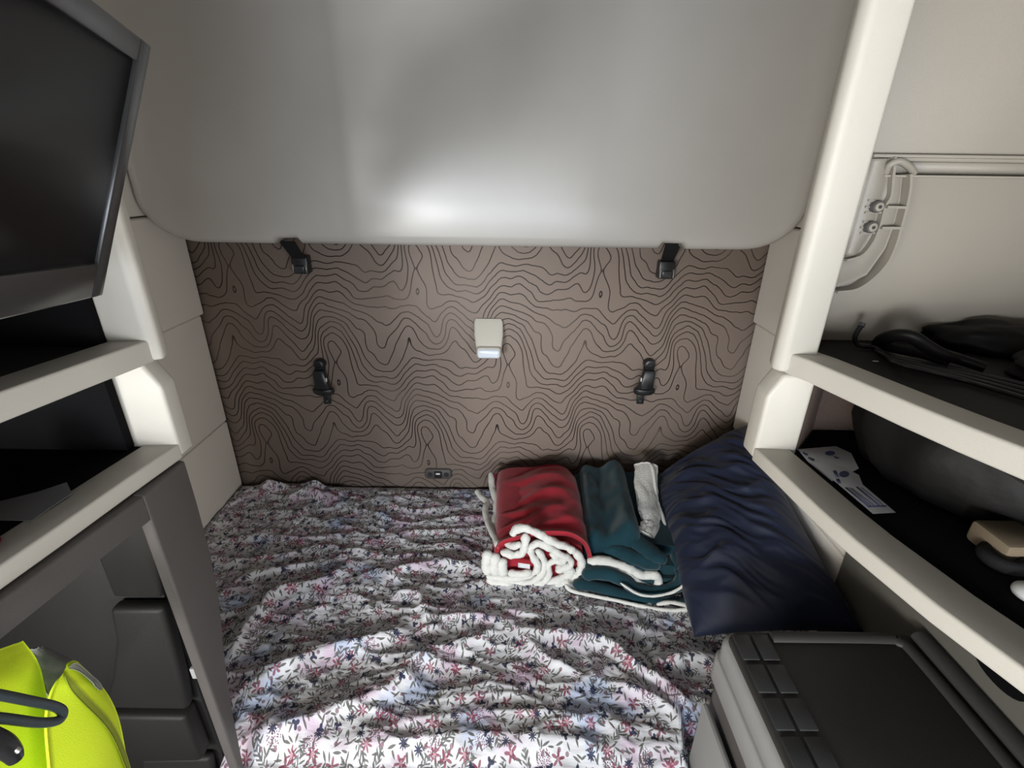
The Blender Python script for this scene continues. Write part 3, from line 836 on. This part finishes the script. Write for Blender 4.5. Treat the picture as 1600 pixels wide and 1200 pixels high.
# ------------------------------------------------------------------ hi-vis vest on its hanger
vs = thing('safety_vest', 'bright yellow hi-vis vest hanging in the left wardrobe', 'vest')
VX = -.60
def vp(px, py, x=VX): return at(px, py, x=x)
def patch(name, L, Rr, mat, parent, th=.005, bulge=.0, nu=16, nv=24, sm=True):
    """cloth between two traced edges (each list of photo point + depth x)"""
    def curve(P, t):
        Q = [vp(*p) for p in P]; k = t*(len(Q)-1); i = min(len(Q)-2, int(k)); t = k-i
        g = lambda j: Q[max(0, min(len(Q)-1, j))]
        p0, p1, p2, p3 = g(i-1), g(i), g(i+1), g(i+2)
        return .5*((2*p1)+(p2-p0)*t+(2*p0-5*p1+4*p2-p3)*t*t+(3*p1-p0-3*p2+p3)*t**3)
    def fn(u, v):
        p = lerp(curve(L, v), curve(Rr, v), u)
        p.x += bulge*math.sin(math.pi*u)+.0015*fbm(u*3, v*5, 1.)
        return p
    return grid(name, fn, nu, nv, mat, parent, th)
VL = [(100,1048,-.592),(88,1064,-.588),(80,1092,-.584),(76,1140,-.580),(76,1200,-.578),(80,1300,-.576)]
VR = [(124,1034,-.600),(150,1060,-.600),(172,1095,-.600),(190,1140,-.600),(206,1210,-.600),(222,1300,-.600)]
def vcurve(P, t):
    Q = [vp(*p) for p in P]; k = t*(len(Q)-1); i = min(len(Q)-2, int(k)); t = k-i
    g = lambda j: Q[max(0, min(len(Q)-1, j))]
    p0, p1, p2, p3 = g(i-1), g(i), g(i+1), g(i+2)
    return .5*((2*p1)+(p2-p0)*t+(2*p0-5*p1+4*p2-p3)*t*t+(3*p1-p0-3*p2+p3)*t**3)
def vest_front(u, v, off=0.):
    p = lerp(vcurve(VL, v), vcurve(VR, v), u)
    p.z += .010*math.sin(math.pi*u)*max(0, 1-v*6)
    p.x += .012*math.sin(math.pi*u)*min(1, v*4)+.0025*math.sin(v*9+u*4)+off
    return p
grid('front_panel', vest_front, 24, 40, 'hivis', vs, -.004)
def vband(name, C, w_, mat, off):
    # band lying on the front panel along (u,v) control points
    Pc = smooth_path([(a, b_, 0) for a, b_ in C], 6)
    def fn(u, v):
        k = v*(len(Pc)-1); i = min(len(Pc)-2, int(k)); q = lerp(Pc[i], Pc[i+1], k-i); d = (Pc[i+1]-Pc[i]).normalized()
        n = Vector((-d.y, d.x*.35, 0)); e = q+n*w_*(u-.5)*min(1, .3+3*min(v, 1.05-v))
        return vest_front(max(0, min(1, e.x)), max(0, min(1, e.y)), off)
    return grid(name, fn, 6, 30, mat, vs, -.0015)
vband('reflective_stripe', [(.12,.02),(.42,.07),(.62,.14),(.73,.23),(.76,.31)], .26, 'reflect', .0035)
vband('zip_binding', [(.04,.12),(.20,.26),(.45,.45),(.70,.62),(.85,.72),(.97,.82)], .16, 'hivis_d', .003)
patch('back_panel', [(-150,1050,-.62),(-150,1090,-.62),(-150,1140,-.62),(-150,1210,-.62),(-150,1300,-.62)],
      [(30,1004,-.650),(50,1030,-.648),(66,1078,-.645),(76,1160,-.64),(84,1300,-.64)], 'hivis', vs, .004, .010, 30)
patch('lining', [(40,1012,-.662),(52,1044,-.658),(66,1074,-.656),(78,1105,-.65)], [(62,1013,-.664),(112,1036,-.662),(108,1062,-.66),(96,1095,-.652)], 'greyfab', vs, .004, .006)
hg = thing('clothes_hanger', 'dark looped clothes hanger in front of the yellow vest', 'hanger')
tube('hanger_loop', [vp(-60,1076,-.53), vp(0,1086,-.525), vp(50,1096,-.52), vp(86,1104,-.52), vp(98,1114,-.52), vp(90,1126,-.52), vp(60,1129,-.522), vp(0,1122,-.525), vp(-60,1118,-.53)], .0052, 'hanger', hg, 6, 10)
tube('hanger_neck', [vp(-60,1097,-.53), vp(-90,1060,-.58), vp(-130,1000,-.64), vp(-150,940,-.66)], .005, 'hanger', hg, 6, 8)
h2 = thing('garment_clip', 'black garment clip with shiny pin at the lower left edge', 'clip')
cbd = tube('clip_body', [vp(-40,1148,-.53), vp(0,1162,-.525), vp(18,1176,-.525), vp(24,1186,-.525)], lambda t: .013-.006*t, 'black', h2, 6, 12)
c = vp(24, 1170, -.517)
lump_o = tube('clip_pin', [c, c+Vector((.003, 0, -.004))], .003, 'metal', cbd, 3, 8)

# ------------------------------------------------------------------ right cabinets
YR = .72
RU = [(.430, YR), (.446, .685), (.470, .60), (.487, .54), (.507, .48), (.531, .42), (.555, .36), (.60, .24), (.67, .02)]
RLo = [(.414, YR), (.420, .66), (.430, .55), (.439, .49), (.462, .39), (.488, .31), (.53, .20), (.60, .02)]
RZ, RZ2 = 1.485, 1.338
ruc = thing('wall_cabinet', 'upper right beige cabinet niche with black shelf mat and moulded rear panel', 'cabinet')
sweep('shelf_lip', RU, lip(RZ, .030, .055), 1, 'beige', ruc)
prism('side_panel', [(.414, YR+.006), (.424, YR-.008), (.478, YR-.004), (.478, YR+.03), (.56, .87), (1.05, .87), (1.05, .90), (.54, .90), (.425, YR+.035)], RZ+.002, CZ-.01, 'beige', ruc, 'z', .007, 3)
box('shelf_mat', (.545, .05, RZ-.012), (1.05, .868, RZ+.010), 'mat', ruc, .002)
prism('shelf_mat', [(.487, .70), (.545, .50), (.545, .868), (.50, .80)], RZ-.012, RZ+.010, 'mat', ruc, 'z', .001)
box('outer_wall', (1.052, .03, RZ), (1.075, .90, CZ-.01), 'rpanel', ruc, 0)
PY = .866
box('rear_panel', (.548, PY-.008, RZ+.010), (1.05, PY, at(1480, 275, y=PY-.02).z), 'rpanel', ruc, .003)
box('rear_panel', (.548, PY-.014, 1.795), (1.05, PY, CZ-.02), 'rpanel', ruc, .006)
zA = at(1480, 243, y=PY-.02).z; zB = at(1480, 275, y=PY-.02).z
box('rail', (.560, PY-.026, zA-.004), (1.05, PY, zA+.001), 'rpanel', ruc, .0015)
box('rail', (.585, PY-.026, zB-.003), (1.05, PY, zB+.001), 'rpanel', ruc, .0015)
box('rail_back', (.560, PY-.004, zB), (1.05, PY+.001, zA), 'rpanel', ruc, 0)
# moulded support bracket with two screws
br = thing('support_bracket', 'moulded beige hinge bracket with two screws on the right cabinet panel', 'bracket')
def bp(px, py, d=0.): return at(px, py, y=PY-.012-d)
def ribbon(name, pts, d, mat, parent, w_=.004):
    """upstanding rib: line on the panel, standing out by d"""
    P = smooth_path([at(px, py, y=PY-.010) for px, py in pts], 5); v = []; f = []
    for i, p in enumerate(P):
        a = P[max(0, i-1)]; b_ = P[min(len(P)-1, i+1)]; t = (b_-a).normalized(); n = Vector((t.z, 0, -t.x))*w_/2
        for q in (p+n, p-n): v += [q, q-Vector((0, d, 0))]
    for i in range(len(P)-1):
        o = i*4; k = o+4
        f += [(o, o+1, k+1, k), (o+2, k+2, k+3, o+3), (o+1, o+3, k+3, k+1), (o, k, k+2, o+2)]
    f += [(0, 2, 3, 1), (len(v)-4, len(v)-3, len(v)-1, len(v)-2)]
    return raw(name, v, f, mat, parent)
ribbon('rib', [(1386,246),(1383,275),(1380,305),(1371,322),(1363,352),(1352,378),(1335,397),(1312,404)], .020, 'rpanel', br)
ribbon('rib', [(1407,272),(1406,295),(1400,325),(1393,352),(1385,380),(1372,408),(1350,432),(1325,448),(1296,452)], .024, 'rpanel', br)
def webp(name, L, Rr, d):
    def fn(u, v):
        k = v*(len(L)-1); i = min(len(L)-2, int(k)); t = k-i
        l = lerp(Vector(L[i]), Vector(L[i+1]), t); r = lerp(Vector(Rr[i]), Vector(Rr[i+1]), t); q = lerp(l, r, u)
        return at(q.x, q.y, y=PY-.010-d*math.sin(math.pi*(.15+.7*u)))
    return grid(name, fn, 10, 30, 'rpanel', br, .004)
webp('arm_channel', [(1386,275),(1380,305),(1371,322),(1363,352),(1352,378),(1335,397),(1308,405)], [(1406,275),(1403,305),(1400,325),(1393,352),(1380,388),(1350,430),(1296,450)], .008)
webp('mount_plate', [(1362,248),(1350,290),(1340,325),(1330,360),(1318,402)], [(1385,248),(1382,290),(1370,325),(1362,358),(1336,396)], .012)
for (a, b_, c_) in (((1370,322), (1402,323), .026), ((1362,354), (1394,354), .026)):
    ribbon('cross_rib', [a, b_], c_, 'rpanel', br)
for (a, b_) in (((1346,312),(1368,315)), ((1342,322),(1366,323)), ((1341,331),(1366,331)), ((1338,345),(1358,347)), ((1334,354),(1356,355)), ((1334,362),(1356,362))):
    ribbon('small_rib', [a, b_], .018, 'rpanel', br, .003)
tube('hook_cap', [at(1384,270,y=PY-.02), at(1390,258,y=PY-.026), at(1405,252,y=PY-.03), at(1420,260,y=PY-.028), at(1428,270,y=PY-.022)], .0055, 'rpanel', br, 6, 10)
for (px, py) in ((1371, 323), (1361, 355)):
    c = at(px, py, y=PY-.032)
    sr = loft('screw_ring', [[Vector((c.x+r*math.cos(a*.3927), y, c.z+r*math.sin(a*.3927))) for a in range(16)] for (r, y) in ((.0095, PY-.012), (.0095, PY-.034), (.0085, PY-.0355))], 'closet', br)
    loft('screw_head', [[Vector((c.x+r*math.cos(a*.3927), y, c.z+r*math.sin(a*.3927))) for a in range(16)] for (r, y) in ((.0070, PY-.034), (.0068, PY-.038), (.0035, PY-.0385))], 'rpanel', sr)
    loft('screw_socket', [[Vector((c.x+r*math.cos(a*.3927), y, c.z+r*math.sin(a*.3927))) for a in range(16)] for (r, y) in ((.0030, PY-.037), (.0026, PY-.0392))], 'black', sr)

rsc = thing('shelf_unit', 'lower right beige open shelf with brown carpet lining', 'shelf')
sweep('shelf_lip', RLo, lip(RZ2-.016, .022, .060), 1, 'beige', rsc)
prism('side_panel', [(.414, RZ2-.012), (.414, RZ-.04), (.434, RZ-.002), (.487, RZ-.002), (.487, RZ2-.012)], YR-.004, YR+.04, 'beige', rsc, 'y', .007, 3)
prism('rear_liner', [(.489, YR), (.56, .80), (1.04, .80), (1.04, .83), (.54, .83), (.489, YR+.036)], RZ2-.012, RZ-.014, 'carpet', rsc, 'z', .002)
prism('shelf_mat', [(.476, .70), (.489, .52), (.515, .42), (.565, .25), (.66, .03), (1.04, .03), (1.04, .798), (.562, .798), (.487, .714)], RZ2-.014, RZ2+.002, 'liner', rsc, 'z', .001)
box('outer_wall', (1.045, .03, RZ2-.012), (1.07, .83, RZ-.014), 'liner', rsc, 0)

# cabinet side below the shelf, dark, with an oval hand hole
lw = thing('side_cabinet', 'dark lower cabinet wall beneath the right shelf', 'cabinet')
box('wall_board', (.868, .02, .005), (.8775, .985, RZ2-.018), 'olive', lw, .003)
box('board_trim', (.862, .60, 1.10), (.868, .86, 1.13), 'olive', lw, .003)
c = at(1560, 1050, x=.866)
loft('hand_hole', [[Vector((x, c.y+.050*math.cos(a*.2618), c.z+.026*math.sin(a*.2618))) for a in range(24)] for x in (.869, .8665)], 'liner', lw)

# things on the upper right shelf
mz = RZ+.011
def shelfpt(px, py, dz=0.): return at(px, py, z=mz+dz)
cb = thing('power_cable', 'black cable with upright plug end on the upper right shelf', 'cable')
tube('cord', [shelfpt(1346,508,.045), shelfpt(1336,526,.022), shelfpt(1340,538,.008), shelfpt(1352,541,.006), shelfpt(1368,543,.006), shelfpt(1392,556,.006), shelfpt(1440,566,.006), shelfpt(1478,576,.006)], .0042, 'black', cb, 6, 10)
tube('plug', [shelfpt(1345,510,.043), shelfpt(1347,505,.048)], .0055, 'bezel', cb, 3, 10)
for k in range(4):
    c2 = tag(tube('charging_cord', [shelfpt(1368+k*6, 548+k*3, .005), shelfpt(1400, 556+k*4, .006+.003*k), shelfpt(1440, 566+k*4, .005+.003*k), shelfpt(1500, 578+k*5, .006), shelfpt(1560, 592+k*6, .006), shelfpt(1640, 610+k*8, .006)], .0036, 'black', None, 6, 8),
      'thin black cord, %s of the four on the upper right shelf' % ('farthest from the lip', 'second farthest from the lip', 'second nearest the lip', 'nearest the lip')[k], 'cord', 'bundled cords on the right shelf')
st = thing('looped_strap', 'black padded strap looped on the upper right shelf mat', 'strap')
tube('strap', [shelfpt(1374,538,.006), shelfpt(1382,530,.026), shelfpt(1400,524,.044), shelfpt(1424,526,.048), shelfpt(1446,540,.036), shelfpt(1468,552,.026), shelfpt(1495,560,.018), shelfpt(1540,575,.012)], lambda t: .012+.004*math.sin(t*3), 'bag', st, 6, 12, flat=.6)
tube('strap_end', [shelfpt(1376,540,.006), shelfpt(1400,545,.010), shelfpt(1440,552,.012), shelfpt(1480,566,.010)], .008, 'cloth_black', st, 6, 10)
c = shelfpt(1535, 545)
lump('soft_pouch', (c.x+.03, c.y-.01, mz), .13, .055, .030, 'bag', 'crumpled black pouch at the back of the upper right shelf', 'pouch', 3.3, .25, -.25)
c = shelfpt(1520, 565)
lump('folded_bag', (c.x+.10, c.y-.09, mz), .10, .09, .022, 'cloth_black', 'flat black fabric bag at the right of the upper shelf', 'bag', 8.3, .3, .3)
c = shelfpt(1368, 565)
leaf('paper_scrap', [c+Vector((x, y, .001)) for x, y in ((-.004,-.002), (.003,-.003), (.005,.001), (0,.003), (-.005,.001))], 'paper', 'tiny white paper scrap on the upper right shelf mat', 'scrap', .0006)

# things on the lower right shelf
qz = RZ2+.0035
def sp(px, py, dz=0.): return at(px, py, z=qz+dz)
p1 = tag(raw('printed_letter', [p for dz in (0, .0012) for p in (sp(1246,702,dz+.001), sp(1262,721,dz+.001), sp(1300,752,dz+.001), sp(1326,740,dz+.001), sp(1342,732,dz+.002), sp(1330,708,dz+.002), sp(1306,697,dz+.001), sp(1270,700,dz+.001))],
    [tuple(range(8)), tuple(range(8, 16))]+[(i, (i+1) % 8, 8+(i+1) % 8, 8+i) for i in range(8)], 'paper', None), 'crumpled printed letter at the back of the lower right shelf', 'letter')
p2 = tag(raw('printed_letter', [p for dz in (.0045, .0055) for p in (sp(1266,722,dz), sp(1310,757,dz), sp(1364,803,dz), sp(1400,801,dz), sp(1348,757,dz), sp(1342,742,dz), sp(1318,730,dz), sp(1290,722,dz))],
    [tuple(range(8)), tuple(range(8, 16))]+[(i, (i+1) % 8, 8+(i+1) % 8, 8+i) for i in range(8)], 'paper', None), 'white printed letter with dark stripes along the lower right shelf lip', 'letter')
def mark(pts, parent, dz=.0057):
    P = [sp(px, py, dz) for px, py in pts]; n = len(P)
    return raw('printed_mark', P+[p+Vector((0, 0, .0004)) for p in P], [tuple(range(n)), tuple(range(n, 2*n))]+[(i, (i+1) % n, n+(i+1) % n, n+i) for i in range(n)], 'ink', parent)
def oval(cx, cy, rx, ry, parent, dz): mark([(cx+rx*math.cos(a*.5236), cy+ry*math.sin(a*.5236)) for a in range(12)], parent, dz)
oval(1297, 708, 8, 3.4, p1, .0036); mark([(1304,713),(1311,715),(1310,717),(1303,715)], p1, .0036)
mark([(1255,706),(1263,710),(1261,712),(1254,708)], p1, .0036); mark([(1264,714),(1273,718),(1271,720),(1262,716)], p1, .0036)
oval(1319, 741, 8, 5, p2, .0057)
mark([(1301,736),(1306,735),(1311,745),(1306,746)], p2); mark([(1306,749),(1311,748),(1314,755),(1309,756)], p2)
for (a, b_, w_) in (((1320,762),(1356,792),2.), ((1326,762),(1362,792),.8), ((1330,763),(1366,791),.8), ((1337,761),(1374,792),2.), ((1345,762),(1380,790),.6)):
    mark([a, (a[0]+w_*1.6, a[1]-.4), (b_[0]+w_*1.6, b_[1]-.4), b_], p2)
mark([(1356,791),(1385,790),(1385,792),(1357,793)], p2)

bg = thing('plastic_bag', 'large dark glossy plastic bag filling the lower right shelf', 'bag')
def bag():
    c = Vector((.780, .600, qz+.004)); nu, nv = 60, 26; v = []; f = []
    for i in range(nv):
        th = math.pi*i/(nv-1)
        for j in range(nu):
            a = 2*math.pi*j/nu
            d = Vector((math.sin(th)*math.cos(a), math.sin(th)*math.sin(a), math.cos(th)))
            k = 1+.07*fbm(d.x*1.5, d.y*1.5, d.z*1.5+3, 3)+.05*max(0, 1-3*abs(noise.noise(Vector((a*2.2+d.z, d.z*1.5, 2.)))))*math.sin(th)
            v.append((c.x+d.x*.200*k-d.y*.085, c.y+d.y*.180*k, min(RZ-.019, max(c.z, c.z+.080+d.z*.19*k))))
    for i in range(nv-1):
        for j in range(nu): f.append((i*nu+j, i*nu+(j+1) % nu, (i+1)*nu+(j+1) % nu, (i+1)*nu+j))
    return raw('bag_body', v, f, 'bag', bg, angle=180)
bag()
c = sp(1565, 800, .03)
tag(box('card_box', (.590, .452, qz+.001), (.648, .505, qz+.032), 'tan', None, .006), 'small tan cardboard box on the lower right shelf', 'box')
c = sp(1568, 872, .010)
tag(tube('tape_roll', [c+Vector((.017*math.cos(a), .017*math.sin(a), 0)) for a in [k*math.pi/4 for k in range(8)]], .009, 'cloth_black', None, 4, 10, True), 'black ring shaped tape roll on the lower right shelf', 'tape roll')
c = sp(1592, 916, .008)
lump('bottle_cap', (c.x+.006, c.y-.008, qz), .016, .016, .010, 'white', 'small white cap near the lip of the lower right shelf', 'cap', 1., .02)

# ------------------------------------------------------------------ fridge
fr = thing('fridge', 'grey portable fridge box with tray lid in front of the pillow', 'fridge', (.66, .46, 0))
fr.location = (0, 0, 0)
FX0, FX1, FY0, FY1, FZ = .443, .862, .14, .740, .900
def rbox(name, x0, x1, y0, y1, z0, z1, r, mat, parent, top=.012):
    def R(o, z):
        out = []
        for (cx, cy, a0) in ((x1-r, y1-r, 0), (x0+r, y1-r, 90), (x0+r, y0+r, 180), (x1-r, y0+r, 270)):
            for k in range(6):
                a = math.radians(a0+18*k); out.append(Vector((cx+(r-o)*math.cos(a), cy+(r-o)*math.sin(a), z)))
        return out
    return loft(name, [R(.002, z0), R(0, z0+.002), R(0, z1-top), R(top*.3, z1-top*.3), R(top, z1)], mat, parent)
lid = rbox('lid', FX0+.001, FX1, FY0, FY1, .838, FZ-.012, .035, 'fridge_side', fr, .012)
rbox('lid_base', FX0-.004, FX1, FY0, FY1+.003, .775, .835, .032, 'fridge_side', fr, .004)
# raised rim around the tray and the tray floor
rbox('tray', FX0+.010, FX1-.008, FY0+.01, FY1-.008, FZ-.014, FZ-.004, .03, 'fridge', lid, .006)
def rim(name, pts, r): return tube(name, pts, r, 'fridge', lid, 5, 10, flat=.55)
rim('tray_rim', [(FX0+.100, FY1-.022, FZ-.003), (FX1-.085, FY1-.022, FZ-.003), (FX1-.060, FY1-.030, FZ-.003), (FX1-.048, FY1-.058, FZ-.003), (FX1-.045, .5, FZ-.003), (FX1-.045, FY0+.03, FZ-.003)], .013)
tube('back_ridge', [(FX1-.012, FY1-.020, FZ+.004), (FX1-.010, .5, FZ+.006), (FX1-.010, FY0+.02, FZ+.006)], .019, 'fridge', lid, 5, 10, flat=.7)
# two rows of raised grip pads on the left side of the lid
nrow = 8
for k in range(nrow):
    for q in range(2):
        y1_ = FY1-.020-k*.066; x0_ = FX0+.020+q*.040
        box('grip_pad', (x0_, y1_-.056, FZ-.005), (x0_+.033, y1_, FZ+.0005), 'pad_tile', lid, .002)
rbox('body', FX0+.004, FX1-.002, FY0+.01, FY1-.010, .545, .773, .03, 'closet', fr, .004)
bc = thing('base_cabinet', 'light grey base cabinet beside the bed under the fridge box', 'cabinet')
rbox('cabinet_body', FX0-.012, FX1, FY0-.02, .700, .005, .538, .02, 'fridge_side', bc, .006)
box('side_flange', (FX0-.022, .30, .50), (FX0-.006, .695, .725), 'fridge_side', bc, .007)

# ------------------------------------------------------------------ put each thing's origin at its own base
bpy.context.view_layer.update()
for o in list(sc.collection.objects):
    if o.parent is not None or o.type not in ('EMPTY', 'MESH') or o.name == 'wall_back': continue
    pts = []
    def gather(q):
        if q.type == 'MESH': pts.extend(v.co for v in q.data.vertices)
        for ch in q.children: gather(ch)
    gather(o)
    if not pts: continue
    lo = Vector([min(p[i] for p in pts) for i in range(3)]); hi = Vector([max(p[i] for p in pts) for i in range(3)])
    c = Vector(((lo.x+hi.x)/2, (lo.y+hi.y)/2, lo.z))
    if o.type == 'MESH': o.data.transform(Matrix.Translation(-c))
    o.location = c
    for ch in o.children: ch.location = ch.location-c
